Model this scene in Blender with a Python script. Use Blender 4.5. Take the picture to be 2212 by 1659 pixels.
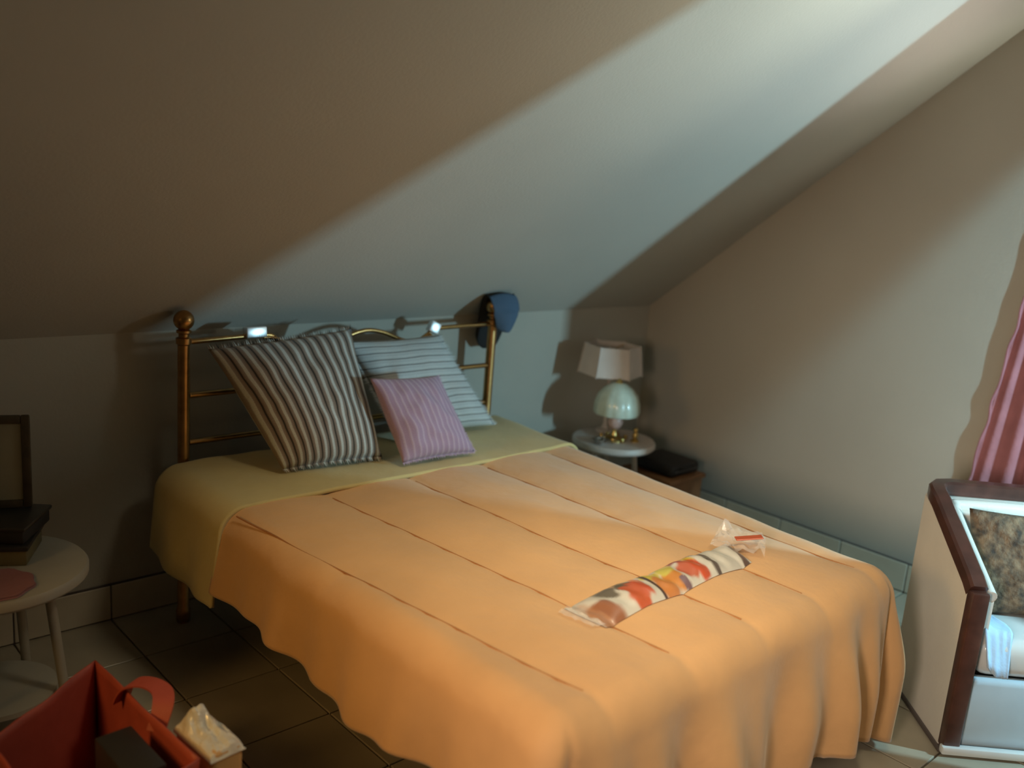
import bpy, bmesh, math, random
from mathutils import Vector, Matrix, noise
random.seed(7)
for o in list(bpy.data.objects): bpy.data.objects.remove(o)
sc = bpy.context.scene
COL = sc.collection

# ------------------------------------------------------------------ camera
FPX, YAW, PITCH, ROLL = 2010.7, 0.7565, 0.2182, 0.0799
CAM = Vector((-1.3599, -3.1384, 1.7268))
fw = Vector((math.sin(YAW)*math.cos(PITCH), math.cos(YAW)*math.cos(PITCH), -math.sin(PITCH)))
rt = Vector((math.cos(YAW), -math.sin(YAW), 0)); up = rt.cross(fw)
r_ = math.cos(ROLL)*rt + math.sin(ROLL)*up
u_ = -math.sin(ROLL)*rt + math.cos(ROLL)*up
cd = bpy.data.cameras.new('camera'); cam = bpy.data.objects.new('camera', cd); COL.objects.link(cam)
cd.sensor_width = 36; cd.lens = FPX/2212*36; cd.clip_start = 0.02
cam.matrix_world = Matrix(((r_.x, u_.x, -fw.x, CAM.x), (r_.y, u_.y, -fw.y, CAM.y), (r_.z, u_.z, -fw.z, CAM.z), (0, 0, 0, 1)))
cd.dof.use_dof = True; cd.dof.focus_distance = 2.9; cd.dof.aperture_fstop = 1.3
sc.camera = cam

# ------------------------------------------------------------------ light
sc.view_settings.view_transform = 'Standard'; sc.view_settings.look = 'None'
sc.view_settings.gamma = 1; sc.view_settings.use_curve_mapping = False
sc.view_settings.exposure = 0.0
wd = bpy.data.worlds.new('world'); sc.world = wd; wd.use_nodes = True
wd.node_tree.nodes['Background'].inputs[0].default_value = (.55, .7, 1, 1)
wd.node_tree.nodes['Background'].inputs[1].default_value = 0.05
def area(name, loc, target, sx, sy, power, col, spread=180):
    l = bpy.data.lights.new(name, 'AREA'); l.shape = 'RECTANGLE'; l.size = sx; l.size_y = sy
    l.energy = power; l.color = col; l.spread = math.radians(spread)
    o = bpy.data.objects.new(name, l); COL.objects.link(o); o.location = loc
    o.rotation_euler = (Vector(target)-Vector(loc)).to_track_quat('-Z', 'Y').to_euler()
    return o
# cool daylight through the narrow end window, cut by the added door leaf
area('daylight_narrow_window', (2.30, -3.32, 1.20), (1.55, 0.0, 1.3), .035, .25, 47, (.44, .82, 1.0))
# neutral daylight from the gable window, either side of the added curtain blocker
area('daylight_gable_window', (2.69, -2.18, 1.70), (1.9, -1.5, 2.6), .22, .6, 3.2, (1.0, .94, .85), 75)
area('daylight_gable_window', (2.70, -2.75, 1.75), (1.7, -1.5, 2.8), .5, .5, 24, (.98, 1.0, .82), 100)
# room light high behind the camera, thrown down on the bed
area('warm_room_light', (0.66, -2.55, 2.95), (0.58, -1.48, .55), .5, .4, 4.2, (1.0, .88, .62), 54)
# weak warm fill added on the left, with no source built there
area('left_fill_light', (-2.1, -1.2, 1.6), (1.2, -1.9, .3), .4, .6, 4.2, (1.0, .56, .16), 80)
area('left_fill_light', (-2.05, -2.9, 1.5), (2.2, -1.9, .6), .4, .6, 6.2, (1.0, .80, .64), 55)

# ------------------------------------------------------------------ helpers
def mesh_obj(name, verts, faces, mat=None, parent=None, smooth=False, loc=None):
    me = bpy.data.meshes.new(name); me.from_pydata([tuple(v) for v in verts], [], faces); me.update()
    o = bpy.data.objects.new(name, me); COL.objects.link(o)
    if mat: me.materials.append(mat)
    if parent: o.parent = parent
    if smooth:
        for p in me.polygons: p.use_smooth = True
    if loc: o.location = loc
    return o
def bm_obj(name, bm, mat=None, parent=None, smooth=False):
    bmesh.ops.recalc_face_normals(bm, faces=bm.faces)
    me = bpy.data.meshes.new(name); bm.to_mesh(me); bm.free()
    o = bpy.data.objects.new(name, me); COL.objects.link(o)
    if mat: me.materials.append(mat)
    if parent: o.parent = parent
    if smooth:
        for p in me.polygons: p.use_smooth = True
        me.set_sharp_from_angle(angle=math.radians(40))
    return o
def empty(name, loc=(0, 0, 0), rz=0):
    o = bpy.data.objects.new(name, None); COL.objects.link(o); o.location = loc; o.rotation_euler = (0, 0, rz)
    o.empty_display_size = .1
    return o
def tag(o, label, cat, group=None, kind=None):
    o['label'] = label; o['category'] = cat
    if group: o['group'] = group
    if kind: o['kind'] = kind
    return o
def struct(o, label=None, cat=None):
    o['kind'] = 'structure'
    if label: o['label'] = label
    if cat: o['category'] = cat
    return o
def box(bm, c, s, bev=0, rot=None, seg=2):
    g = bmesh.ops.create_cube(bm, size=1); vs = g['verts']
    bmesh.ops.scale(bm, verts=vs, vec=s)
    if bev:
        es = list({e for v in vs for e in v.link_edges})
        r = bmesh.ops.bevel(bm, geom=es, offset=bev, segments=seg, affect='EDGES', profile=.5)
        vs = list({v for f in r['faces'] for v in f.verts} | {v for v in vs if v.is_valid})
    if rot is not None: bmesh.ops.rotate(bm, verts=vs, cent=(0, 0, 0), matrix=rot)
    bmesh.ops.translate(bm, verts=vs, vec=c)
    return vs
def lathe(bm, prof, c=(0, 0, 0), n=28, fn=None):
    rings = []
    for r, z in prof:
        ring = []
        for i in range(n):
            a = 2*math.pi*i/n; rr = r*(fn(a, z) if fn else 1)
            ring.append(bm.verts.new((c[0]+rr*math.cos(a), c[1]+rr*math.sin(a), c[2]+z)))
        rings.append(ring)
    for A, B in zip(rings, rings[1:]):
        for i in range(n):
            bm.faces.new((A[i], A[(i+1) % n], B[(i+1) % n], B[i]))
    if prof[0][0] > 1e-4: bm.faces.new(rings[0][::-1])
    if prof[-1][0] > 1e-4: bm.faces.new(rings[-1])
def sweep(bm, path, prof, closed_ends=True, upv=Vector((0, 0, 1))):
    """prof: list of (a,b) offsets along side / up vectors"""
    path = [Vector(p) for p in path]; rings = []; n = len(prof)
    for i, p in enumerate(path):
        t = (path[min(i+1, len(path)-1)]-path[max(i-1, 0)]).normalized()
        uv = upv(i, t) if callable(upv) else upv
        s = t.cross(uv)
        if s.length < 1e-3: s = Vector((1, 0, 0))
        s.normalize(); v = s.cross(t).normalized()
        rings.append([bm.verts.new(p+s*a+v*b) for a, b in prof])
    for A, B in zip(rings, rings[1:]):
        for i in range(n): bm.faces.new((A[i], A[(i+1) % n], B[(i+1) % n], B[i]))
    if closed_ends:
        bm.faces.new(rings[0][::-1]); bm.faces.new(rings[-1])
def circ(r, n=10): return [(r*math.cos(2*math.pi*i/n), r*math.sin(2*math.pi*i/n)) for i in range(n)]
def tube(name, path, r, mat, parent=None, n=10):
    bm = bmesh.new(); sweep(bm, path, circ(r, n)); return bm_obj(name, bm, mat, parent, True)
def spline(pts, k=8):
    pts = [Vector(p) for p in pts]; out = []
    for i in range(len(pts)-1):
        p0 = pts[max(i-1, 0)]; p1 = pts[i]; p2 = pts[i+1]; p3 = pts[min(i+2, len(pts)-1)]
        for j in range(k):
            t = j/k
            out.append(.5*((2*p1)+(-p0+p2)*t+(2*p0-5*p1+4*p2-p3)*t*t+(-p0+3*p1-3*p2+p3)*t**3))
    out.append(pts[-1]); return out
def nz(x, y, z=0): return noise.noise(Vector((x, y, z)))
def sstep(a, b, x):
    t = max(0, min(1, (x-a)/(b-a))); return t*t*(3-2*t)

# ------------------------------------------------------------------ materials
def mat(name, col, rough=.6, metal=0, var=.06, scale=6, bump=0, bscale=60, spec=None, sheen=0, trans=0, coat=0, col2=None):
    m = bpy.data.materials.new(name); m.use_nodes = True; nt = m.node_tree; N = nt.nodes; L = nt.links
    b = N['Principled BSDF']; b.inputs['Roughness'].default_value = rough; b.inputs['Metallic'].default_value = metal
    if spec is not None: b.inputs['Specular IOR Level'].default_value = spec
    if sheen: b.inputs['Sheen Weight'].default_value = sheen; b.inputs['Sheen Roughness'].default_value = .5
    if trans: b.inputs['Transmission Weight'].default_value = trans
    if coat: b.inputs['Coat Weight'].default_value = coat
    tc = N.new('ShaderNodeTexCoord'); nx = N.new('ShaderNodeTexNoise'); nx.inputs['Scale'].default_value = scale
    nx.inputs['Detail'].default_value = 5; L.new(tc.outputs['Object'], nx.inputs['Vector'])
    rp = N.new('ShaderNodeValToRGB'); e = rp.color_ramp.elements
    c2 = col2 or tuple(max(0, c*(1-2*var)) for c in col); c1 = tuple(min(1, c*(1+var)) for c in col) if not col2 else col
    e[0].color = (*c2, 1); e[1].color = (*c1, 1); e[0].position = .3; e[1].position = .7
    L.new(nx.outputs['Fac'], rp.inputs['Fac']); L.new(rp.outputs['Color'], b.inputs['Base Color'])
    if bump:
        n2 = N.new('ShaderNodeTexNoise'); n2.inputs['Scale'].default_value = bscale; n2.inputs['Detail'].default_value = 4
        L.new(tc.outputs['Object'], n2.inputs['Vector'])
        bp = N.new('ShaderNodeBump'); bp.inputs['Strength'].default_value = bump; bp.inputs['Distance'].default_value = .01
        L.new(n2.outputs['Fac'], bp.inputs['Height']); L.new(bp.outputs['Normal'], b.inputs['Normal'])
    return m
M = {}
M['ceil'] = mat('ceiling_paint', (.44, .41, .355), .8, var=.03, scale=1.5, bump=.08, bscale=90)
M['wall'] = mat('wall_paint', (.43, .40, .335), .8, var=.03, scale=1.5, bump=.08, bscale=90)
M['tile'] = mat('floor_tile_glaze', (.40, .35, .26), .35, var=.08, scale=4)
M['grout'] = mat('grout', (.16, .14, .11), .9)
M['skirt'] = mat('skirting_tile', (.58, .51, .39), .45, var=.06)
M['skirtcap'] = mat('skirting_joint', (.10, .08, .07), .8)
M['orange'] = mat('comforter_orange', (.72, .41, .175), .75, var=.04, scale=5, bump=.25, bscale=22, sheen=.3)
M['stitch'] = mat('seam_thread', (.42, .18, .06), .85)
M['cream'] = mat('cream_cotton', (.62, .50, .22), .85, var=.04, scale=5, bump=.2, bscale=30, sheen=.2)
M['brass'] = mat('aged_brass', (.50, .29, .11), .3, 1, var=.15, scale=20)
M['chrome'] = mat('polished_connector', (.9, .92, .94), .38, 1, var=.02)
M['mattress'] = mat('mattress_ticking', (.6, .57, .5), .9)
M['darkwood'] = mat('dark_stained_wood', (.085, .032, .022), .35, var=.2, scale=14, coat=.3)
M['leather'] = mat('cream_leatherette', (.76, .72, .64), .42, var=.03, scale=5, bump=.1, bscale=120)
M['seatw'] = mat('white_seat_vinyl', (.68, .70, .68), .25, var=.03, coat=.4)
M['tapestry'] = mat('brown_tapestry', (.25, .155, .085), .9, scale=34, col2=(.045, .03, .02), bump=.8, bscale=45)
M['paleblue'] = mat('pale_blue_vinyl', (.50, .64, .72), .3, var=.04, coat=.4)
M['bluecloth'] = mat('light_blue_cloth', (.42, .58, .75), .8, bump=.2)
M['pink'] = mat('dusky_pink_fabric', (.40, .17, .19), .95, var=.08, scale=9, bump=.25, bscale=60, spec=.1)
M['hatblue'] = mat('blue_felt', (.07, .12, .19), .85, bump=.3, bscale=120)
M['hatdark'] = mat('black_felt', (.018, .017, .016), .9, bump=.3, bscale=120)
M['tablew'] = mat('white_table_paint', (.56, .48, .42), .45, var=.04)
M['tablew2'] = mat('offwhite_table_paint', (.42, .40, .33), .5, var=.05)
M['greenglass'] = mat('pale_green_glass', (.56, .66, .56), .25, var=.05, scale=30, coat=.5)
M['whiteshade'] = mat('white_shade_fabric', (.62, .54, .48), .85, bump=.15, bscale=150)
M['pinkporc'] = mat('pink_porcelain', (.55, .40, .36), .3)
M['goldpl'] = mat('gold_plate', (.62, .44, .16), .28, 1, var=.1)
M['silver'] = mat('tarnished_silver', (.6, .58, .55), .3, 1, var=.15, scale=30)
M['boxbrown'] = mat('brown_box_wood', (.30, .13, .05), .6, var=.15, scale=12)
M['black'] = mat('matt_black', (.018, .016, .016), .7, var=.2)
M['blackgl'] = mat('black_plastic', (.03, .028, .026), .35)
M['olive'] = mat('olive_box_card', (.16, .13, .06), .8, var=.2)
M['mauve'] = mat('mauve_cloth', (.36, .16, .16), .85, bump=.3)
M['framew'] = mat('dark_frame_wood', (.06, .045, .025), .5, var=.2, scale=20)
M['mirror'] = mat('dim_glass', (.35, .33, .24), .3, 0, coat=.5)
M['redpaper'] = mat('red_paper', (.46, .085, .055), .55, var=.08, scale=8, bump=.1, bscale=40)
M['packet'] = mat('buff_packet_paper', (.66, .40, .17), .6, var=.06)
M['film'] = mat('crumpled_white_film', (.75, .73, .66), .2, var=.06, scale=30, bump=.6, bscale=30, coat=.6)
M['door'] = mat('door_paint', (.7, .66, .58), .5)
M['metalgr'] = mat('grey_leg_metal', (.2, .2, .2), .35, .9)

def stripe_mat(name, stops, freq, axis, rough=.85, bumpf=.5, distort=.0, second=None):
    m = bpy.data.materials.new(name); m.use_nodes = True; nt = m.node_tree; N = nt.nodes; L = nt.links
    b = N['Principled BSDF']; b.inputs['Roughness'].default_value = rough; b.inputs['Sheen Weight'].default_value = .2
    uv = N.new('ShaderNodeUVMap'); uv.uv_map = 'UVMap'; sp = N.new('ShaderNodeSeparateXYZ'); L.new(uv.outputs['UV'], sp.inputs[0])
    mu = N.new('ShaderNodeMath'); mu.operation = 'MULTIPLY'; mu.inputs[1].default_value = freq; L.new(sp.outputs[axis], mu.inputs[0])
    tx = N.new('ShaderNodeTexNoise'); tx.inputs['Scale'].default_value = 4; L.new(uv.outputs['UV'], tx.inputs['Vector'])
    ad = N.new('ShaderNodeMath'); ad.operation = 'MULTIPLY_ADD'; ad.inputs[1].default_value = distort
    L.new(tx.outputs['Fac'], ad.inputs[0]); L.new(mu.outputs[0], ad.inputs[2])
    fr = N.new('ShaderNodeMath'); fr.operation = 'FRACT'; L.new(ad.outputs[0], fr.inputs[0])
    rp = N.new('ShaderNodeValToRGB'); e = rp.color_ramp.elements
    while len(e) < len(stops): e.new(.5)
    for el, (p, c) in zip(e, stops): el.position = p; el.color = (*c, 1)
    L.new(fr.outputs[0], rp.inputs['Fac'])
    fine = N.new('ShaderNodeTexNoise'); fine.inputs['Scale'].default_value = 120; L.new(uv.outputs['UV'], fine.inputs['Vector'])
    mx = N.new('ShaderNodeMix'); mx.data_type = 'RGBA'; mx.blend_type = 'MULTIPLY'; mx.inputs['Factor'].default_value = .45
    L.new(rp.outputs['Color'], mx.inputs['A']); L.new(fine.outputs['Fac'], mx.inputs['B']); 
    L.new(mx.outputs['Result'], b.inputs['Base Color'])
    bw = N.new('ShaderNodeRGBToBW'); L.new(rp.outputs['Color'], bw.inputs[0])
    bp = N.new('ShaderNodeBump'); bp.inputs['Strength'].default_value = bumpf; bp.inputs['Distance'].default_value = .006
    L.new(bw.outputs[0], bp.inputs['Height']); L.new(bp.outputs['Normal'], b.inputs['Normal'])
    return m
tau, dk, sil, br = (.38, .31, .26), (.035, .028, .022), (.70, .71, .66), (.25, .18, .13)
M['brownstripe'] = stripe_mat('taupe_stripe_weave', [(0, dk), (.07, dk), (.12, br), (.34, tau), (.40, sil), (.62, sil), (.68, tau), (.93, br), (.97, dk)], 13, 'X', distort=.3)
M['whitestripe'] = stripe_mat('pale_line_weave', [(0, (.14, .14, .14)), (.05, (.2, .2, .2)), (.11, (.66, .70, .68)), (.45, (.75, .79, .78)), (.55, (.62, .66, .66)), (.9, (.72, .75, .74)), (.97, (.3, .3, .3))], 14, 'Y', distort=.35)
M['lilac'] = stripe_mat('lilac_rib_weave', [(0, (.62, .46, .58)), (.12, (.66, .50, .62)), (.3, (.52, .35, .49)), (.8, (.48, .32, .46)), (.95, (.58, .42, .54))], 13, 'X', distort=.4)

# ------------------------------------------------------------------ room shell
GX, KY, KH, GS = 2.773, .160, 1.082, .799      # gable wall x, knee wall y, knee wall height, roof slope
XL, YF = -2.20, -3.50
def cz(y): return KH + GS*(KY-y)
def slab(name, pts, thick, m):
    """polygon extruded by vector thick"""
    n = len(pts); t = Vector(thick); vs = [Vector(p) for p in pts]+[Vector(p)+t for p in pts]
    fs = [tuple(range(n))[::-1], tuple(range(n, 2*n))]+[(i, (i+1) % n, n+(i+1) % n, n+i) for i in range(n)]
    return mesh_obj(name, vs, fs, m)
floor = struct(slab('floor', [(XL, YF, -.012), (GX, YF, -.012), (GX, KY, -.012), (XL, KY, -.012)], (0, 0, -.1), M['grout']), 'beige glazed tile floor under the bed', 'floor')
NX, NY = 15, 11; tw, th = (GX-XL)/NX, (KY-YF)/NY
bm = bmesh.new(); box(bm, (0, 0, -.008), (tw-.006, th-.006, .016), .002, seg=1)
t0 = bm_obj('tile', bm, M['tile'], floor); first = True
for i in range(NX):
    for j in range(NY):
        t = t0 if first else t0.copy()
        if not first: COL.objects.link(t)
        first = False
        t.parent = floor; t.location = (XL+tw*(i+.5), YF+th*(j+.5), -.0005*((i*7+j*3) % 3))
ceiling = struct(slab('ceiling', [(XL-.1, KY+.1, cz(KY+.1)), (GX+.1, KY+.1, cz(KY+.1)), (GX+.1, YF-.1, cz(YF-.1)), (XL-.1, YF-.1, cz(YF-.1))], (0, .06, .1), M['ceil']), 'sloping beige attic ceiling above the bed', 'ceiling')
struct(slab('wall_back', [(XL, KY, -.1), (GX, KY, -.1), (GX, KY, KH), (XL, KY, KH)], (0, .1, 0), M['wall']), 'low knee wall behind the brass headboard', 'wall')
struct(slab('wall_right', [(GX, KY, -.1), (GX, YF, -.1), (GX, YF, cz(YF)), (GX, KY, KH)], (.1, 0, 0), M['wall']), 'tall beige gable wall on the right beside the curtain', 'wall')
struct(slab('wall_left', [(XL, KY, -.1), (XL, YF, -.1), (XL, YF, cz(YF)), (XL, KY, KH)], (-.1, 0, 0), M['wall']), 'dim gable wall left of the bed', 'wall')
struct(slab('wall_front', [(XL, YF, -.1), (GX, YF, -.1), (GX, YF, cz(YF)), (XL, YF, cz(YF))], (0, -.1, 0), M['wall']), 'wall behind the viewer', 'wall')
# skirting: tiles with a dark joint line along the top
def skirting(name, ax, n, ln, label):
    root = struct(empty(name, (0, 0, 0)), label, 'baseboard')
    bm = bmesh.new()
    if ax == 'y': box(bm, (-.006, 0, .07), (.012, ln-.005, .132), .002, seg=1)
    else: box(bm, (0, -.006, .07), (ln-.005, .012, .132), .002, seg=1)
    a = bm_obj('skirting_tile', bm, M['skirt'], root)
    for k in range(n):
        o = a if k == 0 else a.copy()
        if k: COL.objects.link(o)
        o.parent = root
        o.location = (GX, YF+ln*(k+.5), 0) if ax == 'y' else (XL+ln*(k+.5), KY, 0)
    bm = bmesh.new()
    if ax == 'y': box(bm, (GX-.004, (KY+YF)/2, .07), (.006, KY-YF-.03, .146))
    else: box(bm, ((GX+XL)/2, KY-.004, .07), (GX-XL-.03, .006, .146))
    bm_obj('joint', bm, M['skirtcap'], root)
skirting('baseboard_right', 'y', NY, th, 'beige tiled skirting along the gable wall')
skirting('baseboard_back', 'x', NX, tw, 'beige tiled skirting along the low knee wall')

# end window (behind the viewer) and an unseen door leaf added to cut its light
def window(name, c, w, h, axis, label):
    root = struct(empty(name, c), label, 'window')
    R = Matrix.Rotation(math.radians(90), 3, 'Z') if axis == 'x' else Matrix.Identity(3)
    def bx(nm, cc, s, m):
        bm = bmesh.new(); box(bm, (0, 0, 0), s, .004, seg=1)
        bmesh.ops.translate(bm, verts=bm.verts, vec=cc); bmesh.ops.rotate(bm, verts=bm.verts, cent=(0, 0, 0), matrix=R)
        return bm_obj(nm, bm, m, root)
    for s in (-1, 1):
        bx('jamb', (s*w/2, 0, 0), (.06, .05, h+.06), M['door']); bx('rail', (0, 0, s*h/2), (w-.06, .05, .06), M['door'])
    bx('mullion', (0, 0, 0), (.04, .04, h-.06), M['door'])
    for s in (-1, 1): bx('pane', (s*w/4, 0, 0), (w/2-.06, .008, h-.07), M['glass'])
g = bpy.data.materials.new('window_glass'); g.use_nodes = True
gb = g.node_tree.nodes['Principled BSDF']; gb.inputs['Transmission Weight'].default_value = 1; gb.inputs['Roughness'].default_value = .02
M['glass'] = g
window('window_1', (GX-.02, -2.50, 1.42), .90, 1.0, 'x', 'window in the gable wall behind the pink curtain')
window('window_2', (2.32, YF+.03, 1.55), .34, 1.1, 'y', 'narrow end window behind the viewer')
d0, d1 = Vector((1.58, -3.49, 0)), Vector((1.845, -2.65, 0)); dm = (d0+d1)/2; dv = d1-d0
door = struct(empty('blocker_door', dm, math.atan2(dv.y, dv.x)), 'plain door leaf added beyond the armchair to block light', 'door')
bm = bmesh.new(); box(bm, (0, 0, 1.03), (dv.length, .04, 2.04), .004, seg=1); bm_obj('door_leaf', bm, M['door'], door)
for s in (-1, 1):
    bm = bmesh.new(); box(bm, (.36, s*.045, 1.02), (.12, .018, .02), .006); box(bm, (.40, s*.03, 1.02), (.02, .03, .02)); bm_obj('door_handle', bm, M['chrome'], door, True)
    for zc in (.52, 1.5):
        bm = bmesh.new(); box(bm, (0, s*.022, zc), (.6, .012, .8 if zc < 1 else .9), .005); bm_obj('door_panel', bm, M['door'], door)

# ------------------------------------------------------------------ bed frame
BW = 1.45
bed = tag(empty('bed', (BW/2, 0, 0)), 'brass bed with ball-topped headboard posts under the orange comforter', 'bed')
def P(x, y, z): return (x-BW/2, y, z)
for x in (0, BW):
    bm = bmesh.new()
    lathe(bm, [(.022, 0), (.026, .01), (.026, .05), (.021, .06), (.021, 1.06), (.027, 1.065), (.027, 1.085), (.018, 1.09), (.018, 1.10), (.026, 1.105), (.026, 1.112), (.014, 1.118)], P(x, 0, 0), 20)
    post = bm_obj('headboard_post', bm, M['brass'], bed, True)
    bm = bmesh.new(); pr = [(max(.001, .036*math.sin(math.pi*k/12)), 1.148-.036*math.cos(math.pi*k/12)) for k in range(13)]
    lathe(bm, pr, P(x, 0, 0), 20); bm_obj('ball_finial', bm, M['brass'], post, True)
ZR = 1.070
tube('top_rail', [P(.02, 0, ZR), P(.24, 0, ZR+.008)], .010, M['brass'], bed)
tube('top_rail', [P(BW-.02, 0, ZR-.002), P(1.13, 0, ZR-.006)], .010, M['brass'], bed)
tube('scroll_rail', spline([P(.30, 0, ZR+.008), P(.35, 0, ZR), P(.42, 0, ZR-.07), P(.50, 0, ZR-.10), P(.60, 0, ZR-.045), P(.74, 0, ZR), P(.84, 0, ZR-.008), P(.95, 0, ZR-.05), P(1.02, 0, ZR-.06), P(1.09, 0, ZR-.025)], 8), .009, M['brass'], bed)
tube('scroll_rail', spline([P(.30, -.012, ZR+.002), P(.37, -.012, ZR-.012), P(.45, -.012, ZR-.09), P(.60, -.012, ZR-.17), P(.725, -.012, ZR-.19), P(.88, -.012, ZR-.16), P(1.0, -.012, ZR-.09), P(1.09, -.012, ZR-.03)], 8), .007, M['brass'], bed)
for x, z, wd_, ht_, nrm, rl in ((.27, ZR+.022, .085, .042, (.04, -.99, .12), 0), (1.108, ZR-.002, .05, .05, (-.155, -.98, .115), .45)):
    bm = bmesh.new(); nv = Vector(nrm).normalized(); xa = nv.cross(Vector((0, 0, 1))).normalized()*-1; za = xa.cross(nv*-1).normalized()
    R = Matrix((xa, nv*-1, za)).transposed() @ Matrix.Rotation(rl, 3, 'Y')
    box(bm, (0, 0, 0), (wd_, .034, ht_), .006, R)
    bmesh.ops.translate(bm, verts=bm.verts, vec=P(x, -.004, z))
    c = bm_obj('rail_connector', bm, M['chrome'], bed, True); c['label'] = 'bright polished connector block'
for z in (.875, .70): tube('cross_rail', [P(.02, 0, z), P(BW-.02, 0, z)], .011, M['brass'], bed)
for x in (.36, .725, 1.09): tube('spindle', [P(x, 0, .70), P(x, 0, .875)], .007, M['brass'], bed)
for x in (-.0, BW-.0):
    bm = bmesh.new(); box(bm, P(x+(.03 if x == 0 else -.03), -.97, .27), (.03, 1.9, .10), .006); bm_obj('side_rail', bm, M['darkwood'], bed)
bm = bmesh.new(); box(bm, P(BW/2, -1.93, .27), (BW-.06, .03, .10), .006); bm_obj('foot_rail', bm, M['darkwood'], bed)
for x in (.06, BW-.10):
    bm = bmesh.new(); lathe(bm, [(.024, 0), (.028, .01), (.028, .23), (.022, .26)], P(x, -1.90, 0), 16); bm_obj('foot_leg', bm, M['metalgr'], bed, True)
bm = bmesh.new(); box(bm, P(BW/2, -.985, .445), (1.38, 1.85, .25), .05, seg=4); bm_obj('mattress', bm, M['mattress'], bed, True)

# ------------------------------------------------------------------ comforter + cream spread (draped cloth)
def drape(name, m, y0, y1, zt, off, drops, foot, seams=(), wav=1.0, nx=110, ny=130, seed=0):
    """cloth over the bed: top grid and a hanging skirt; y0 head end, y1 foot end; drops = left/front/right hang lengths"""
    r = .085
    def hw(y):                       # outline of the bed top (slightly narrower to the foot)
        t = min(1, max(0, -y/2.0)); return -.105+off*-1+.005*t, 1.535+off-.10*t
    yf = y1+ (r if foot else 0)
    def topz(x, y):
        z = zt + .006*nz(x*2.2+seed, y*2.2) + .003*nz(x*7, y*7+seed)
        if seams:
            k = min(abs(x-(sx+sk*(y+2.0))) for sx, sk in seams)
            z += .017*(min(1, k/.145))**.42 - .012
        else: z += .004*nz(x*9+3, y*4)
        return z
    verts, faces = [], []
    def V(p): verts.append(p); return len(verts)-1
    # top grid between inner edges
    grid = []
    for j in range(ny+1):
        y = y0+(yf-y0)*j/ny; a, b = hw(y); a += r; b -= r; row = []
        for i in range(nx+1):
            x = a+(b-a)*i/nx; row.append(V((x, y, topz(x, y))))
        grid.append(row)
    for j in range(ny):
        for i in range(nx): faces.append((grid[j][i], grid[j][i+1], grid[j+1][i+1], grid[j+1][i]))
    # perimeter: left side (head->foot), corner, front, corner, right side (foot->head)
    ring = []
    for j in range(ny+1): ring.append((grid[j][0], Vector((-1, 0, 0)), 'L'))
    if foot:
        for k in range(1, 14): a = math.pi+math.pi/2*k/14; ring.append((grid[ny][0], Vector((math.cos(a), math.sin(a), 0)), k/14))
        for i in range(nx+1): ring.append((grid[ny][i], Vector((0, -1, 0)), 'F'))
        for k in range(1, 14): a = 1.5*math.pi+math.pi/2*k/14; ring.append((grid[ny][nx], Vector((math.cos(a), math.sin(a), 0)), 1+k/14))
    else: ring.append(None)
    for j in range(ny, -1, -1): ring.append((grid[j][nx], Vector((1, 0, 0)), 'R'))
    nd = 34; prev = None; s = 0; last = None
    for it in ring:
        if it is None: prev = None; last = None; continue
        vi, d, tp = it; p = Vector(verts[vi]); cur = [vi]
        tip = p+d*r
        if last is not None: s += (tip-last).length
        last = tip
        dl, df, dr = drops
        if tp == 'L': D = dl(p.y)
        elif tp == 'F': D = df(p.x)
        elif tp == 'R': D = dr(p.y)
        elif tp < 1: D = dl(p.y)*(1-tp)+df(p.x)*tp+.03*math.sin(math.pi*tp)
        else: D = df(p.x)*(2-tp)+dr(p.y)*(tp-1)+.06*math.sin(math.pi*(tp-1))
        D += .012*math.sin(s*9+seed)+.015*nz(s*3.1, seed)
        for k in range(1, nd+1):
            dd = D*k/nd; q = math.pi*r/2
            if dd < q: h = r*math.sin(dd/r); v = r*(1-math.cos(dd/r))
            else: h = r; v = r+(dd-q)
            f = sstep(.03, .42, dd)
            fold = wav*f*(.020*math.sin(s*15+1.3*math.sin(s*4)+seed)+.012*math.sin(s*31+2)+.014*nz(s*5, dd*3, seed))
            if tp == 'F': fold += f*.016*math.sin(p.x*26+2.5*math.sin(p.x*5))+.02*f
            if isinstance(tp, float):      # deep box-pleat at the free corners
                u = tp % 1; fold += f*(.05*math.sin(math.pi*u)-.075*math.exp(-((u-.22 if tp > 1 else u-.78)/.10)**2))
            if tp == 'R' and foot: fold += f*(.02+.04*sstep(-1.3, -2, p.y))
            h += fold + .03*f
            z = p.z-v
            cur.append(V((p.x+d.x*h, p.y+d.y*h, max(.02, z))))
        if prev:
            if prev[0] == cur[0]:
                faces.append((prev[0], prev[1], cur[1]))
                rng = range(1, nd)
            else: rng = range(nd)
            for k in rng: faces.append((prev[k], prev[k+1], cur[k+1], cur[k]))
        prev = cur
    o = mesh_obj(name, verts, faces, m, None, True)
    bm = bmesh.new(); bm.from_mesh(o.data); bmesh.ops.recalc_face_normals(bm, faces=bm.faces); bm.to_mesh(o.data); bm.free()
    sd = o.modifiers.new('thick', 'SOLIDIFY'); sd.thickness = .014; sd.offset = -1
    return o, topz
SE = [(.09+.305*k, -.12+.03*k) for k in range(0, 5)]
hangL = lambda y: .325+.02*math.sin(y*5+1)+.05*sstep(-1.2, -1.9, y)
comf, ctop = drape('comforter', M['orange'], -.535, -2.02, .632, 0, (hangL, lambda x: .51+.04*sstep(.9, 1.4, x), lambda y: .55+.08*sstep(-1.4, -2, y)), True, SE, seed=1)
tag(comf, 'orange quilted comforter with lengthwise seams hanging over the bed', 'comforter')
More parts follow.
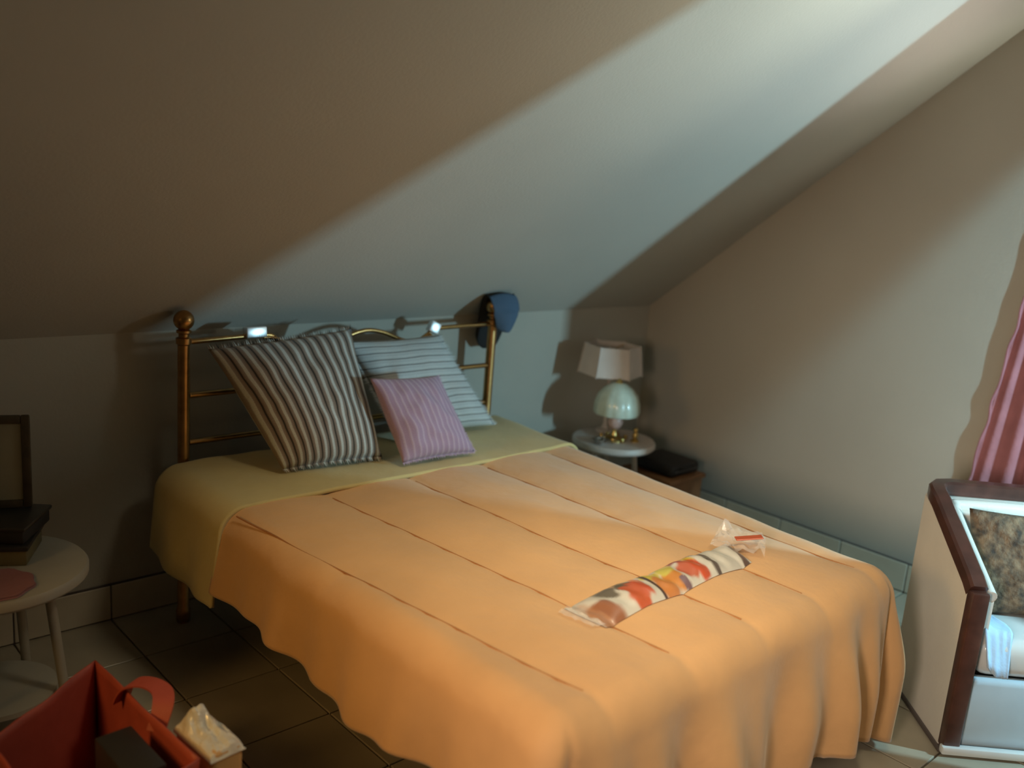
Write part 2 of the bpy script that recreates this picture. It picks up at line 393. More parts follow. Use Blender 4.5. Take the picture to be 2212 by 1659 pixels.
for sx, sk in SE:
    pts = [(sx+sk*(y+2.0), y, ctop(sx+sk*(y+2.0), y)+.003) for y in [-.58-1.34*k/40 for k in range(41)]]
    tube('seam', pts, .0028, M['stitch'], comf, 5)
spread, stop = drape('bed_spread', M['cream'], -.04, -.545, .642, .014, (lambda y: .355+.02*sstep(-.15, -.5, y), None, lambda y: .42), False, (), .5, 90, 50, seed=5)
tag(spread, 'pale cream bedspread band across the head of the bed', 'bedspread')

# ------------------------------------------------------------------ pillows
def pillow(name, corners, thick, m, label, fringe=None, sag=.0, seed=0, pinch=.045):
    """corners: bottom-left, bottom-right, top-right, top-left seen from the front"""
    bl, b_r, t_r, tl = [Vector(c) for c in corners]
    cen = (bl+b_r+t_r+tl)/4
    nrm = ((b_r-bl).cross(tl-bl)).normalized()
    root = empty(name, cen)
    n = 36; vs = []; fs = []; uvs = []
    def pt(u, v, side):
        a = abs(2*u-1); b = abs(2*v-1)
        # edges pulled inwards between the ears
        uu = .5+(u-.5)*(1-pinch*(1-b**2)*a**2); vv = .5+(v-.5)*(1-pinch*(1-a**2)*b**2)
        p = bl*(1-uu)*(1-vv)+b_r*uu*(1-vv)+t_r*uu*vv+tl*(1-uu)*vv
        bulge = (max(0, (1-a**2.4)*(1-b**2.4)))**.55
        w = 1+.18*nz(u*3+seed, v*3, side)-.25*sag*(v-.5)
        crease = .012*nz(u*7+seed, v*7, 2+side)*bulge
        return p+nrm*side*(thick*.5*bulge*w+crease)-cen
    for side in (1, -1):
        base = len(vs)
        for j in range(n+1):
            for i in range(n+1): vs.append(pt(i/n, j/n, side)); uvs.append((i/n, j/n))
        for j in range(n):
            for i in range(n):
                a = base+j*(n+1)+i; q = (a, a+1, a+n+2, a+n+1); fs.append(q if side > 0 else q[::-1])
    body = mesh_obj('cover', vs, fs, m, root, True)
    ul = body.data.uv_layers.new(name='UVMap')
    for lp in body.data.loops: ul.data[lp.index].uv = uvs[lp.vertex_index]
    bm = bmesh.new(); bm.from_mesh(body.data); bmesh.ops.remove_doubles(bm, verts=bm.verts, dist=.0005); bm.to_mesh(body.data); bm.free()
    if fringe:
        edges, ln, cols = fringe; rnd = random.Random(seed); bm = bmesh.new(); uvl = bm.loops.layers.uv.new('UVMap')
        for e in edges:
            for k in range(70):
                u = (k+.5)/70
                uv = {'t': (u, 1), 'b': (u, 0), 'r': (1, u), 'l': (0, u)}[e]
                p = pt(uv[0], uv[1], 1); mid = pt(.5+(uv[0]-.5)*.9 if e in 'rl' else uv[0], .5+(uv[1]-.5)*.9 if e in 'tb' else uv[1], 1)
                dr = (p-mid); dr = (dr-nrm*dr.dot(nrm)).normalized()
                tg = Vector(b_r-bl).normalized() if e in 'tb' else Vector(tl-bl).normalized()
                q = p+dr*ln*(.7+.6*rnd.random())+tg*(.4*ln*(rnd.random()-.5))+nrm*.004*rnd.random()
                w = .0028; 
                va = [bm.verts.new(p+tg*w+nrm*.001), bm.verts.new(p-tg*w+nrm*.001), bm.verts.new(p-nrm*w*1.2), bm.verts.new(q)]
                for f in ((0, 1, 3), (1, 2, 3), (2, 0, 3)):
                    fc = bm.faces.new([va[x] for x in f])
                    for l in fc.loops: l[uvl].uv = uv
        f = bm_obj('fringe', bm, m, root); f['kind'] = 'stuff'
    return tag(root, label, 'pillow')
pillow('striped_pillow', [(.215, -.33, .660), (.61, -.37, .660), (.635, -.085, 1.10), (.055, -.075, 1.055)], .19, M['brownstripe'], 'large taupe pillow with dark and silver upright stripes against the headboard', (('t', 'b'), .018, None), .4, 3, .03)
pillow('lined_pillow', [(.80, -.20, .662), (1.305, -.225, .662), (1.10, -.05, 1.045), (.63, -.05, 1.045)], .15, M['whitestripe'], 'pale grey-white pillow with fine dark horizontal lines, behind the lilac one', (('r', 'l'), .02, None), .3, 8)
pillow('lilac_pillow', [(.63, -.475, .662), (.965, -.49, .662), (.88, -.335, .945), (.565, -.33, .96)], .13, M['lilac'], 'small lilac ribbed pillow in front of the two large ones', (('b', 'r'), .012, None), .3, 12)

# ------------------------------------------------------------------ plastic-wrapped packet on the comforter
pk = tag(empty('wrapped_packet', (.70, -1.665, .665), 0), 'long flat plastic-wrapped packet with red and yellow print lying on comforter', 'packet')
def lerp3(a, b, t): return tuple(x+(y-x)*t for x, y in zip(a, b))
def packet_color(u, v):
    white = (.66, .62, .54); c = white
    blobs = [(.07, .2, .06, .5, (.33, .13, .06)), (.03, .0, .03, .9, (.42, .2, .1)), (.16, .78, .05, .3, (.16, .13, .09)), (.245, .72, .045, .42, (.13, .11, .07)), (.25, .28, .055, .42, (.58, .11, .035)), (.315, .62, .028, .5, (.60, .10, .04)),
             (.41, .72, .06, .3, (.62, .50, .08)), (.42, .25, .06, .38, (.62, .23, .06)), (.50, .4, .045, .4, (.62, .24, .04)), (.53, .15, .02, .2, (.2, .12, .14)), (.51, .75, .05, .25, (.60, .52, .1)), (.60, .45, .05, .35, (.55, .13, .06)), (.66, .75, .03, .28, (.68, .46, .04)),
             (.655, .35, .04, .42, (.60, .09, .03)), (.60, .92, .05, .2, (.35, .06, .06)), (.75, .55, .022, .6, (.12, .09, .07)), (.72, .95, .05, .2, (.18, .1, .08)), (.37, .5, .008, .9, (.08, .04, .03)), (.965, .3, .02, .9, (.13, .08, .06))]
    for bu, bv, ru, rv, col in blobs:
        d = math.hypot((u-bu)/ru, (v-bv)/rv)+.35*nz(u*30, v*5, bu*10)
        c = lerp3(col, c, sstep(.75, 1.1, d))
    return c
c0, c1, c2, c3 = [Vector(p) for p in ((.345, -1.752, 0), (1.045, -1.722, 0), (1.10, -1.588, 0), (.335, -1.612, 0))]
n, mm = 120, 24; vs, fs, cs = [], [], []
org = Vector((.70, -1.665, 0))
for side in (1, 0):
    base = len(vs)
    for i in range(n+1):
        for j in range(mm+1):
            u, v = i/n, j/mm
            p = (c0*(1-u)+c1*u)*(1-v)+(c3*(1-u)+c2*u)*v-org
            e = (1-abs(2*v-1)**3)*(1-abs(2*u-1)**14)
            h = .024*e*side+.004*nz(u*22, v*3, 4)*e*side+.003*math.sin(u*60+v*4)*e*side*(1 if u > .55 else .5)
            g = ctop(p.x+org.x, p.y+org.y)-.665+.002
            vs.append((p.x, p.y, g+h+.001)); cs.append(packet_color(u, v))
    for i in range(n):
        for j in range(mm):
            a = base+i*(mm+1)+j; q = (a, a+mm+1, a+mm+2, a+1); fs.append(q if side else q[::-1])
po = mesh_obj('printed_sleeve', vs, fs, None, pk, True)
ca = po.data.color_attributes.new('print', 'FLOAT_COLOR', 'POINT')
for i, c in enumerate(cs): ca.data[i].color = (*c, 1)
pm = bpy.data.materials.new('printed_wrapper'); pm.use_nodes = True; nt = pm.node_tree; b = nt.nodes['Principled BSDF']
at = nt.nodes.new('ShaderNodeAttribute'); at.attribute_name = 'print'; nt.links.new(at.outputs['Color'], b.inputs['Base Color'])
b.inputs['Roughness'].default_value = .35; b.inputs['Coat Weight'].default_value = .5; b.inputs['Coat Roughness'].default_value = .12
po.data.materials.append(pm)
film = bpy.data.materials.new('clear_film'); film.use_nodes = True; fb = film.node_tree.nodes['Principled BSDF']
fb.inputs['Base Color'].default_value = (.95, .95, .93, 1); fb.inputs['Roughness'].default_value = .12; fb.inputs['Alpha'].default_value = .16; fb.inputs['Coat Weight'].default_value = 1
M['clear'] = film
def crumple(name, a, b, w, m, parent, amp, seed, nu=14, nv=10, lift=.0, org=org):
    a, b = Vector(a), Vector(b); d = (b-a); sd = Vector((-d.y, d.x, 0)).normalized(); vs, fs = [], []
    for i in range(nu+1):
        for j in range(nv+1):
            u, v = i/nu, j/nv-.5
            p = a+d*u+sd*(w*v*(1-.3*u*abs(v)))-org
            z = ctop(p.x+org.x, p.y+org.y)-.665+.006+lift*u+amp*abs(nz(u*4+seed, v*4, seed))+amp*.6*abs(nz(u*9, v*9, seed+3))
            vs.append((p.x, p.y, z))
    for i in range(nu):
        for j in range(nv): q = i*(nv+1)+j; fs.append((q, q+nv+1, q+nv+2, q+1))
    o = mesh_obj(name, vs, fs, m, parent)
    s = o.modifiers.new('t', 'SOLIDIFY'); s.thickness = .0012
    return o
crumple('clear_film_end', (1.06, -1.655, 0), (1.17, -1.60, 0), .17, M['clear'], pk, .05, 2, lift=.015)
crumple('clear_film_flap', (.345, -1.68, 0), (.30, -1.685, 0), .13, M['clear'], pk, .012, 5)
bm = bmesh.new(); box(bm, (0, 0, 0), (.085, .03, .004), .0015, Matrix.Rotation(math.radians(-42), 3, 'Z') @ Matrix.Rotation(-.15, 3, 'Y'), 1)
bmesh.ops.translate(bm, verts=bm.verts, vec=(1.092-.70, -1.672+1.665, .022)); bm_obj('red_tab', bm, mat('red_tab', (.60, .12, .05), .4), pk)['label'] = 'small red tab at the end'

# ------------------------------------------------------------------ hat on the right bedpost
hat = tag(empty('hat', (BW, 0, .93)), 'dark blue and black cap hanging on the right headboard post', 'hat')
prof = spline([(0, -.062, 1.045), (0, -.072, 1.10), (0, -.064, 1.155), (0, -.030, 1.200), (0, .015, 1.188), (0, .055, 1.140), (0, .080, 1.07), (0, .092, .99), (0, .090, .935)], 6)
NB, NU = len(prof)-1, 28
def hat_pt(i, j, off=0):
    b = j/NB; p = prof[j]; u = 2*i/NU-1
    w = .080*min(1, (1.02-b)/.16)**.5*(.80+.2*min(1, b/.3))
    t = (prof[min(j+1, NB)]-prof[max(j-1, 0)]).normalized(); nn = Vector((0, -t.z, t.y))*(1 if True else -1)
    dome = .020*(1-u*u)-.012*u*u
    return Vector((w*u*(1 if b > .16 else (.45+.55*(b/.16)**.5))+.022+.045*sstep(.35, .8, b), p.y, p.z-.93))+nn*(dome*(.5 if .2 < b < .5 else 1)*(1 if b < .4 else -.4)+off)
back = [(i, j) for j in range(NB) for i in range(NU) if prof[j].y > -.034]
front = [(i, j) for j in range(NB) for i in range(NU) if prof[j].y <= -.030 and (2*i/NU-1)*.075+.012 > -.16+.62*(1.205-prof[j].z)]
for nm, cells, m_, off, lab in (('crown', back, M['hatdark'], 0, None), ('front_flap', front, M['hatblue'], .002, 'blue flap over the top of the post')):
    idx = {}; vs = []; fs = []
    def gi(i, j):
        if (i, j) not in idx: idx[(i, j)] = len(vs); vs.append(hat_pt(i, j, off))
        return idx[(i, j)]
    for i, j in cells: fs.append((gi(i, j), gi(i+1, j), gi(i+1, j+1), gi(i, j+1)))
    o = mesh_obj(nm, vs, fs, m_, hat, True); sd = o.modifiers.new('t', 'SOLIDIFY'); sd.thickness = .005; sd.offset = 0
    if lab: o['label'] = lab
edge = [hat_pt(i, j) for i, j in [(0, j) for j in range(NB, 0, -1) if prof[j].y > -.034]]
tube('binding', edge, .004, M['hatdark'], hat, 6)

# ------------------------------------------------------------------ right bedside table and what stands on it
def round_table(name, c, r, h, m, label, nleg=3, skirt=None):
    t = tag(empty(name, (*c, 0)), label, 'table')
    bm = bmesh.new(); lathe(bm, [(r-.03, h-.035), (r-.008, h-.034), (r, h-.026), (r, h-.008), (r-.006, h), (r-.02, h)], (0, 0, 0), 48); bm_obj('table_top', bm, m, t, True)
    for k in range(nleg):
        a = 2*math.pi*k/nleg+.9
        tube('leg', [((r-.10)*math.cos(a), (r-.10)*math.sin(a), h-.03), ((r-.04)*math.cos(a), (r-.04)*math.sin(a), .0)], .014, m, t)
    bm = bmesh.new(); lathe(bm, [(r-.11, .16), (r-.09, .16), (r-.09, .175), (r-.11, .175)], (0, 0, 0), 32); bm_obj('lower_shelf', bm, m, t, True)
    return t
TZ = .48
round_table('bedside_table', (2.15, -.20), .21, TZ, M['tablew'], 'round pinkish-white bedside table between the bed and gable wall')
lamp = tag(empty('table_lamp', (2.13, -.215, TZ)), 'small brass table lamp with pale green scalloped glass shade', 'lamp')
bm = bmesh.new(); lathe(bm, [(.055, 0), (.055, .008), (.04, .016), (.018, .024), (.012, .04), (.012, .06)], (0, 0, 0), 24); bm_obj('base', bm, M['goldpl'], lamp, True)
bm = bmesh.new(); lathe(bm, [(.012, .055), (.03, .068), (.04, .09), (.036, .115), (.02, .135), (.012, .142)], (0, 0, 0), 24); bm_obj('body', bm, M['pinkporc'], lamp, True)
bm = bmesh.new(); lathe(bm, [(.010, .14), (.010, .20), (.016, .205), (.016, .289)], (0, 0, 0), 16); bm_obj('stem', bm, M['goldpl'], lamp, True)
bm = bmesh.new()
lathe(bm, [(.108, .135), (.113, .138), (.116, .155), (.112, .195), (.098, .235), (.072, .268), (.038, .290), (.02, .294), (.02, .288), (.036, .284), (.069, .262), (.094, .23), (.108, .192), (.111, .155), (.104, .138)], (0, 0, 0), 96, lambda a, z: 1+(.030 if z < .25 else .01)*abs(math.sin(a*6))-.015)
bm_obj('glass_shade', bm, M['greenglass'], lamp, True)
bm = bmesh.new(); lathe(bm, [(.02, .293), (.014, .301), (.008, .312), (.001, .316)], (0, 0, 0), 16); bm_obj('finial', bm, M['goldpl'], lamp, True)
for k in range(7):
    a = k/6*math.pi*1.6-.4; bm = bmesh.new(); box(bm, (.064*math.cos(a), .064*math.sin(a), .012), (.018, .018, .024), .006, Matrix.Rotation(a, 3, 'Z'))
    bm_obj('base_ornament', bm, M['goldpl'], lamp, True)
l2 = tag(empty('table_lamp', (2.215, -.075, TZ)), 'taller lamp with white panelled fabric shade near the room corner', 'lamp')
bm = bmesh.new(); lathe(bm, [(.05, 0), (.05, .012), (.02, .02), (.010, .04), (.010, .40), (.016, .405), (.016, .44)], (0, 0, 0), 20); bm_obj('stand', bm, M['tablew'], l2, True)
bm = bmesh.new()      # six sided shade, each panel a facet
ns = 6; rr = [(.165, .305), (.140, .455)]; R0 = []
for ri, (rad, z) in enumerate(rr): R0.append([bm.verts.new((rad*math.cos(2*math.pi*k/ns+.30), rad*math.sin(2*math.pi*k/ns+.30), z)) for k in range(ns)])
for k in range(ns): bm.faces.new((R0[0][k], R0[0][(k+1) % ns], R0[1][(k+1) % ns], R0[1][k]))
sh = bm_obj('shade', bm, M['whiteshade'], l2); sd = sh.modifiers.new('t', 'SOLIDIFY'); sd.thickness = .004
for k in range(ns):
    a = 2*math.pi*k/ns+.30
    tube('shade_rib', [(.166*math.cos(a), .166*math.sin(a), .30), (.141*math.cos(a), .141*math.sin(a), .459)], .0035, M['tablew'], sh, 6)
tube('shade_holder', [(-.14*math.cos(.3), -.14*math.sin(.3), .44), (0, 0, .43), (.14*math.cos(.3), .14*math.sin(.3), .44)], .003, M['goldpl'], l2, 6)
for (x, y, s, lab) in ((2.012, -.235, 1.0, 'small silver trinket dish at the left of the green lamp'),):
    d = tag(empty('trinket_dish', (x, y, TZ)), lab, 'dish')
    bm = bmesh.new(); lathe(bm, [(.018, 0), (.022, .004), (.04, .016), (.048, .02), (.046, .022), (.036, .018), (.02, .008), (.001, .007)], (0, 0, 0), 24, lambda a, z: 1+.06*math.sin(5*a)); bm_obj('bowl', bm, M['silver'], d, True)
    bm = bmesh.new(); sweep(bm, [(.028*math.cos(t), .028*math.sin(t), .024+.004*math.sin(3*t)) for t in [k*.35 for k in range(14)]], circ(.004, 6)); bm_obj('chain', bm, M['silver'], d, True)
fg = tag(empty('figurine', (2.205, -.29, TZ)), 'tiny gold ornament in front of the green glass lamp', 'ornament')
bm = bmesh.new(); lathe(bm, [(.022, 0), (.022, .006), (.010, .012), (.016, .03), (.012, .045), (.006, .05)], (0, 0, 0), 16); bm_obj('body', bm, M['goldpl'], fg, True)
bm = bmesh.new(); lathe(bm, [(.004, .048), (.011, .054), (.012, .062), (.007, .07), (.001, .073)], (0, 0, 0), 14); bm_obj('head', bm, M['goldpl'], fg, True)
wb = tag(empty('wooden_chest', (2.42, -.33, 0)), 'brown wooden chest on the floor beside the gable wall', 'chest')
bm = bmesh.new(); box(bm, (0, 0, .155), (.28, .30, .27), .01); bm_obj('body', bm, M['boxbrown'], wb, True)
bm = bmesh.new(); box(bm, (0, 0, .30), (.30, .32, .024), .006); bm_obj('lid', bm, M['boxbrown'], wb, True)
for sx in (-1, 1):
    for sy in (-1, 1):
        bm = bmesh.new(); lathe(bm, [(.018, 0), (.022, .01), (.018, .022)], (sx*.11, sy*.11, 0), 12); bm_obj('foot', bm, M['boxbrown'], wb, True)
bm = bmesh.new(); lathe(bm, [(.001, 0), (.012, .002), (.014, .01), (.008, .014), (.001, .015)], (0, 0, 0), 12)
bmesh.ops.rotate(bm, verts=bm.verts, cent=(0, 0, 0), matrix=Matrix.Rotation(math.pi/2, 3, 'X')); bmesh.ops.translate(bm, verts=bm.verts, vec=(0, -.15, .22)); bm_obj('knob', bm, M['brass'], wb, True)
hb = tag(empty('black_case', (2.43, -.33, .312)), 'black soft case lying on the brown wooden chest', 'case')
bm = bmesh.new(); box(bm, (0, 0, .033), (.24, .26, .064), .022, seg=3); bm_obj('body', bm, M['black'], hb, True)
tube('zip', [(-.09, -.131, .03), (.09, -.131, .03)], .003, M['metalgr'], hb, 6)
tube('handle', spline([(-.05, -.128, .045), (-.045, -.155, .05), (.045, -.155, .05), (.05, -.128, .045)], 5), .006, M['black'], hb, 6)

# ------------------------------------------------------------------ left table in the dark
LT = (-.735, -.42); LZ = .55
round_table('side_table', LT, .25, LZ, M['tablew2'], 'round off-white side table in the dark left corner', 4)
dn = tag(empty('cloth_mat', (LT[0]-.03, LT[1]-.13, LZ)), 'mauve cloth mat on the left round table', 'mat')
bm = bmesh.new(); lathe(bm, [(.10, 0), (.105, .002), (.103, .005), (.09, .006), (.001, .0065)], (0, 0, 0), 40, lambda a, z: 1+.04*math.sin(a*9)); bm_obj('cloth', bm, M['mauve'], dn, True)
bm = bmesh.new(); lathe(bm, [(.094, .0055), (.102, .0075), (.096, .0085), (.09, .0065)], (0, 0, 0), 40, lambda a, z: 1+.04*math.sin(a*9)); bm_obj('hem', bm, M['mauve'], dn, True)
def case(name, loc, s, rz, m, m2, label):
    r = tag(empty(name, loc, rz), label, 'box')
    bm = bmesh.new(); box(bm, (0, 0, s[2]*.38), (s[0], s[1], s[2]*.76), .005); bm_obj('body', bm, m, r, True)
    bm = bmesh.new(); box(bm, (0, 0, s[2]*.87), (s[0]+.012, s[1]+.012, s[2]*.26), .005); bm_obj('lid', bm, m2, r, True)
case('card_box', (-.72, -.32, LZ), (.25, .18, .06), -.5, M['olive'], M['blackgl'], 'shallow olive box with dark lid on the left round table')
case('black_box', (-.70, -.30, LZ+.062), (.25, .19, .05), -.65, M['black'], M['blackgl'], 'black box stacked on top of the olive box')
pf = tag(empty('standing_mirror', (-.70, -.25, LZ+.113), -.35), 'tall dark-framed mirror standing upright on the black box', 'mirror')
W_, H_ = .24, .28
for s in (-1, 1):
    bm = bmesh.new(); box(bm, (s*(W_/2-.012), 0, H_/2), (.024, .02, H_), .004); bm_obj('frame_side', bm, M['framew'], pf, True)
    bm = bmesh.new(); box(bm, (0, 0, H_/2+s*(H_/2-.012)), (W_-.048, .02, .024), .004); bm_obj('frame_rail', bm, M['framew'], pf, True)
bm = bmesh.new(); box(bm, (0, .002, H_/2), (W_-.046, .008, H_-.046), .001, seg=1); bm_obj('glass', bm, M['mirror'], pf)
bm = bmesh.new(); box(bm, (0, .05, .085), (.06, .006, .19), .002, Matrix.Rotation(.0, 3, 'X'), 1); bm_obj('easel_back', bm, M['framew'], pf)

# ------------------------------------------------------------------ red bag and packet on the floor, lower left
bag = tag(empty('paper_bag', (-.70, -1.12, 0)), 'open red paper bag standing on the floor, lower left', 'bag')
o_ = Vector((-.70, -1.12, 0))
TA, TB, TC, TD = [Vector(p) for p in ((-.59, -.81, .40), (-.552, -1.36, .40), (-.86, -1.42, .37), (-.885, -.985, .37))]
BA, BB, BC, BD = [Vector(p) for p in ((-.60, -.86, .004), (-.575, -1.32, .004), (-.83, -1.36, .004), (-.85, -.99, .004))]
def panel(nm, b0, b1, t0, t1, seed, thick=.004):
    n = 16; vs, fs = [], []
    nr = (b1-b0).cross(Vector((0, 0, 1))).normalized()
    for i in range(n+1):
        for j in range(n+1):
            u, v = i/n, j/n; p = (b0*(1-u)+b1*u)*(1-v)+(t0*(1-u)+t1*u)*v
            e = math.sin(math.pi*u)
            p = p+nr*(.012*e*nz(u*3+seed, v*3, seed)+.0022*math.sin(v*95)*(.4 if v < .2 else 1)*min(1, 6*u*(1-u)))-o_
            vs.append(p)
    for i in range(n):
        for j in range(n): q = i*(n+1)+j; fs.append((q, q+n+1, q+n+2, q+1))
    o = mesh_obj(nm, vs, fs, M['redpaper'], bag, True); s = o.modifiers.new('t', 'SOLIDIFY'); s.thickness = thick; s.offset = 0
panel('side_panel', BA, BB, TA, TB, 1); panel('front_panel', BB, BC, TB, TC, 2); panel('side_panel', BC, BD, TC, TD, 3); panel('back_panel', BD, BA, TD, TA, 4)
mesh_obj('bottom', [BA-o_, BB-o_, BC-o_, BD-o_], [(0, 1, 2, 3)], M['redpaper'], bag)
def strap(nm, pts, w, parent, m, org):
    bm = bmesh.new(); sweep(bm, [Vector(p)-org for p in spline(pts, 8)], [(-w/2, -.002), (w/2, -.002), (w/2, .002), (-w/2, .002)]); return bm_obj(nm, bm, m, parent, True)
strap('strap_handle', [(-.583, -.97, .36), (-.572, -1.0, .415), (-.545, -1.04, .432), (-.528, -1.09, .43), (-.540, -1.13, .415), (-.566, -1.15, .36)], .05, bag, M['redpaper'], o_)
strap('strap_handle', [(-.883, -1.10, .33), (-.905, -1.12, .37), (-.935, -1.18, .34), (-.94, -1.25, .30), (-.92, -1.31, .33), (-.875, -1.34, .33)], .03, bag, M['redpaper'], o_)
case('dark_carton', (-.655, -1.225, .012), (.075, .18, .375), .04, M['black'], M['blackgl'], 'black carton inside the open red bag')
bp_ = tag(empty('paper_packet', (-.485, -1.262, 0), .10), 'buff paper packet with crumpled white film top beside the red bag', 'packet')
bm = bmesh.new(); box(bm, (0, 0, .195), (.085, .17, .385), .016, seg=3)
for v in bm.verts: v.co += Vector((.01*nz(v.co.x*9, v.co.y*9, v.co.z*7), .008*nz(v.co.y*8, v.co.z*8, 3), 0))
bm_obj('body', bm, M['packet'], bp_, True)
vs, fs = [], []; n = 18
for i in range(n+1):
    for j in range(n+1):
        u, v = i/n-.5, j/n-.5; e = max(0, (1-(2*abs(u))**4)*(1-(2*abs(v))**4))
        vs.append((u*.092, v*.177, .370+.022*e**.4+.022*e*abs(nz(u*3, v*3, 9))+.008*e*nz(u*8, v*8, 2)+.05*e*math.exp(-((v-.30)/.16)**2-((u+.05)/.3)**2)))
for i in range(n):
    for j in range(n): q = i*(n+1)+j; fs.append((q, q+n+1, q+n+2, q+1))
fo = mesh_obj('crumpled_film', vs, fs, M['film'], bp_); fo.modifiers.new('t', 'SOLIDIFY').thickness = .002
strap('red_band', [(-.052, .09, .345), (-.049, .02, .335), (-.049, -.04, .325), (-.047, -.09, .32)], .022, bp_, M['redpaper'], Vector((0, 0, 0)))

# ------------------------------------------------------------------ armchair (faces the viewer, turned from the gable wall)
CHF = Vector((1.612, -2.162, 0)); CW = .62
ch = tag(empty('armchair', CHF, math.atan2(-.703, .711)), 'cream armchair with dark wood trim beside the foot of the bed', 'armchair')
def armpath(sx):   # outline of one half of the trim in chair space: x right, y back, z up
    return [(sx, .0, .02), (sx, .0, .535), (sx, .012, .565), (sx, .05, .590), (sx, .36, .738), (sx, .40, .752)]
x0 = .030; x1 = CW-.030
path = [Vector(p) for p in armpath(x0)]
corner = [(x0+.008, .435, .759), (x0+.030, .462, .762), (x0+.07, .472, .763)]
path2 = path[2:]+[Vector(p) for p in corner]+[Vector((x1-(p[0]-x0), p[1], p[2])) for p in corner[::-1]]+[Vector(p) for p in armpath(x1)[2:][::-1]]
bm = bmesh.new()
sweep(bm, path2, [(-.028, -.022), (.028, -.022), (.028, .018), (.020, .026), (-.020, .026), (-.028, .018)])
bm_obj('trim_rail', bm, M['darkwood'], ch, True)['label'] = 'dark brown wooden trim over arms and back'
for x in (x0, x1):
    bm = bmesh.new(); box(bm, (x, .0, .295), (.056, .045, .55), .007); bm_obj('front_post', bm, M['darkwood'], ch, True)
# cream outer sides and back
for x, s in ((x0, -1), (x1, 1)):
    pts = [(.02, .012), (.02, .555), (.05, .57), (.36, .718), (.44, .735), (.44, .012)]
    vs = [(x+s*.026, y, z) for y, z in pts]+[(x-s*.020, y, z) for y, z in pts]; k = len(pts)
    fs = [tuple(range(k)), tuple(range(k, 2*k))[::-1]]+[(i, (i+1) % k, k+(i+1) % k, k+i) for i in range(k)]
    bm = bmesh.new(); 
    bv = [bm.verts.new(v) for v in vs]
    for f in fs: bm.faces.new([bv[i] for i in f])
    bm_obj('side_panel', bm, M['leather'], ch)
bm = bmesh.new(); box(bm, (CW/2, .452, .375), (CW-.03, .05, .725), .012); bm_obj('back_panel', bm, M['leather'], ch, True)
# base rim
bm = bmesh.new(); box(bm, (CW/2, .225, .008), (CW+.008, .46, .016), .003); bm_obj('base_plinth', bm, M['skirtcap'], ch, True)
bm = bmesh.new(); box(bm, (CW/2, -.02, .022), (CW+.008, .028, .028), .006); bm_obj('base_rim', bm, M['seatw'], ch, True)
# inner piping (cream roll that follows the trim)
def inn(p): 
    c = Vector((CW/2, -.2, .45)); return p
roll = []
xi = x0+.048
rl = [(xi, .02, .545), (xi, .06, .562), (xi, .33, .692), (xi+.012, .385, .712), (xi+.05, .412, .718)]
rl = rl+[(CW-p[0], p[1], p[2]) for p in rl[::-1]]
bm = bmesh.new(); sweep(bm, spline(rl, 5), circ(.022, 12)); bm_obj('inner_roll', bm, M['leather'], ch, True)
for s in (0, 1):
    xx = xi+.006 if s == 0 else CW-xi-.006
    pts = [(.03, .30), (.03, .545), (.33, .69), (.40, .70), (.40, .30)]
    vs = [(xx-.014, y, z) for y, z in pts]+[(xx+.014, y, z) for y, z in pts]; k = len(pts)
    bm = bmesh.new(); bv = [bm.verts.new(v) for v in vs]
    for f in [tuple(range(k)), tuple(range(k, 2*k))[::-1]]+[(i, (i+1) % k, k+(i+1) % k, k+i) for i in range(k)]: bm.faces.new([bv[i] for i in f])
    bm_obj('inner_side', bm, M['leather'], ch)
bm = bmesh.new(); box(bm, (CW/2, .40, .50), (CW-.15, .055, .42), .022, seg=3); bm_obj('backrest', bm, M['leather'], ch, True)
bm = bmesh.new(); box(bm, (CW/2, .20, .325), (CW-.15, .38, .13), .045, seg=4)
for v in bm.verts: v.co.z += .012*math.cos((v.co.x-CW/2)*4)*math.cos((v.co.y-.2)*4)
bm_obj('seat_cushion', bm, M['seatw'], ch, True)
bm = bmesh.new(); box(bm, (CW/2, .03, .14), (CW-.115, .05, .25), .02, seg=3); bm_obj('front_panel', bm, M['paleblue'], ch, True)
# tapestry cushion on the chair
Rz = Matrix.Rotation(ch.rotation_euler.z, 3, 'Z')
def CP(x, y, z): return CHF+Rz @ Vector((x, y, z))
m_ = M['tapestry']
bl, b_r, t_r, tl = CP(.115, .22, .40), CP(.505, .22, .40), CP(.505, .335, .725), CP(.115, .335, .735)
cu = pillow('tapestry_cushion', [bl, b_r, t_r, tl], .13, m_, 'brown and black tapestry cushion leaning in the cream armchair', None, .2, 21)
cu['category'] = 'cushion'
# light blue cloth over the seat edge
vs, fs = [], []; n = 14
for i in range(n+1):
    for j in range(n+1):
        u, v = i/n, j/n
        x = .088+.085*u+.02*math.sin(v*4)*u; y = .17-.20*v
        z = .412-.0*v if v < .65 else .412-(v-.65)*.36
        vs.append((x, y+.01*nz(u*4, v*4), z+.012*abs(nz(u*5, v*5, 4))+.035*(1-u)**3+.006))
for i in range(n):
    for j in range(n): q = i*(n+1)+j; fs.append((q, q+n+1, q+n+2, q+1))
cl = mesh_obj('seat_cloth', vs, fs, M['bluecloth'], None, True); cl.location = CHF; cl.rotation_euler = ch.rotation_euler
s = cl.modifiers.new('t', 'SOLIDIFY'); s.thickness = .004; s.offset = 1
tag(cl, 'light blue cloth tucked at the left edge of the armchair seat', 'cloth')

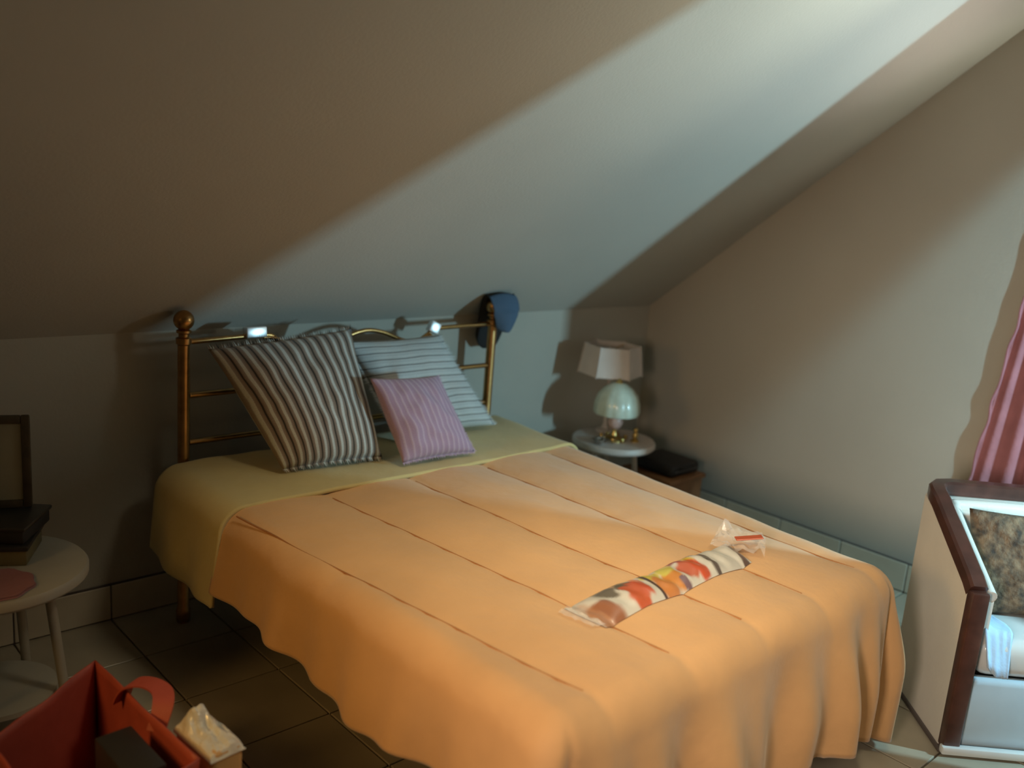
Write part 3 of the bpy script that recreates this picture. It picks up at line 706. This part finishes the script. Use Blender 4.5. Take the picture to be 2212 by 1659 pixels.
# ------------------------------------------------------------------ curtains
def curtain(name, ya, yb, z0, z1, x, label, n=90, seed=0):
    root = tag(empty(name, (x, (ya+yb)/2, z0)), label, 'curtain')
    vs, fs = [], []; nv = 24; yc = (ya+yb)/2
    for i in range(n+1):
        for j in range(nv+1):
            u, v = i/n, j/nv; z = z0+(z1-z0)*v
            y = ya+(yb-ya)*u-.10*(z-.6)*(1-u)
            d = (.003+.011*min(1, 2*u))*math.sin(u*30+1.2*math.sin(u*9+seed))-.004*u
            vs.append((d, y-yc, z-z0))
    for i in range(n):
        for j in range(nv): q = i*(nv+1)+j; fs.append((q, q+nv+1, q+nv+2, q+1))
    o = mesh_obj('panel', vs, fs, M['pink'], root, True); o.modifiers.new('t', 'SOLIDIFY').thickness = .003
    bm = bmesh.new(); rnd = random.Random(3)     # crimped edge trim
    pts = [(vs[j][0]-.004+.004*rnd.random(), vs[j][1]+.006*math.sin(j*2.4), vs[j][2]) for j in range(nv+1)]
    sweep(bm, spline(pts, 4), circ(.005, 6), upv=Vector((1, 0, 0))); bm_obj('edge_trim', bm, M['pink'], root, True)
    return root
curtain('curtain', -1.695, -2.06, .06, 2.02, GX-.018, 'dusky pink curtain hanging on the gable wall behind the armchair')
rod = tag(empty('curtain_rod', (GX-.028, -2.45, 2.03)), 'dark rod carrying the pink curtains', 'rod')
tube('pole', [(0, -.75, 0), (0, .56, 0)], .012, M['darkwood'], rod)
for yy in (-.7, .5): tube('bracket', [(0, yy, 0), (.027, yy, 0)], .008, M['darkwood'], rod)
# unseen curtain panel added beyond the frame, shaped to block the end-window light
tb = tag(empty('blocker_curtain', (2.42, -2.30, 0)), 'pink curtain panel added beyond the right side of the armchair to block light', 'curtain')
vs, fs = [], []; n, nv = 50, 30
for i in range(n+1):
    for j in range(nv+1):
        u, v = i/n, j/nv; z = .80+(2.95-.80)*v
        xl = 2.245; xr = 2.44+(z-.80)*.173
        vs.append((xl+(xr-xl)*u-2.42, .02*math.sin(u*30), z))
for i in range(n):
    for j in range(nv): q = i*(nv+1)+j; fs.append((q, q+nv+1, q+nv+2, q+1))
o = mesh_obj('panel', vs, fs, M['pink'], tb, True); o.modifiers.new('t', 'SOLIDIFY').thickness = .003
tube('rod', [(-.20, 0, 2.96), (.34, 0, 2.96)], .012, M['darkwood'], tb)
tube('tie', [(.0+.09*math.cos(k*.4)-.09, .03*math.sin(k*.4), .86) for k in range(17)], .012, M['pink'], tb, 6)
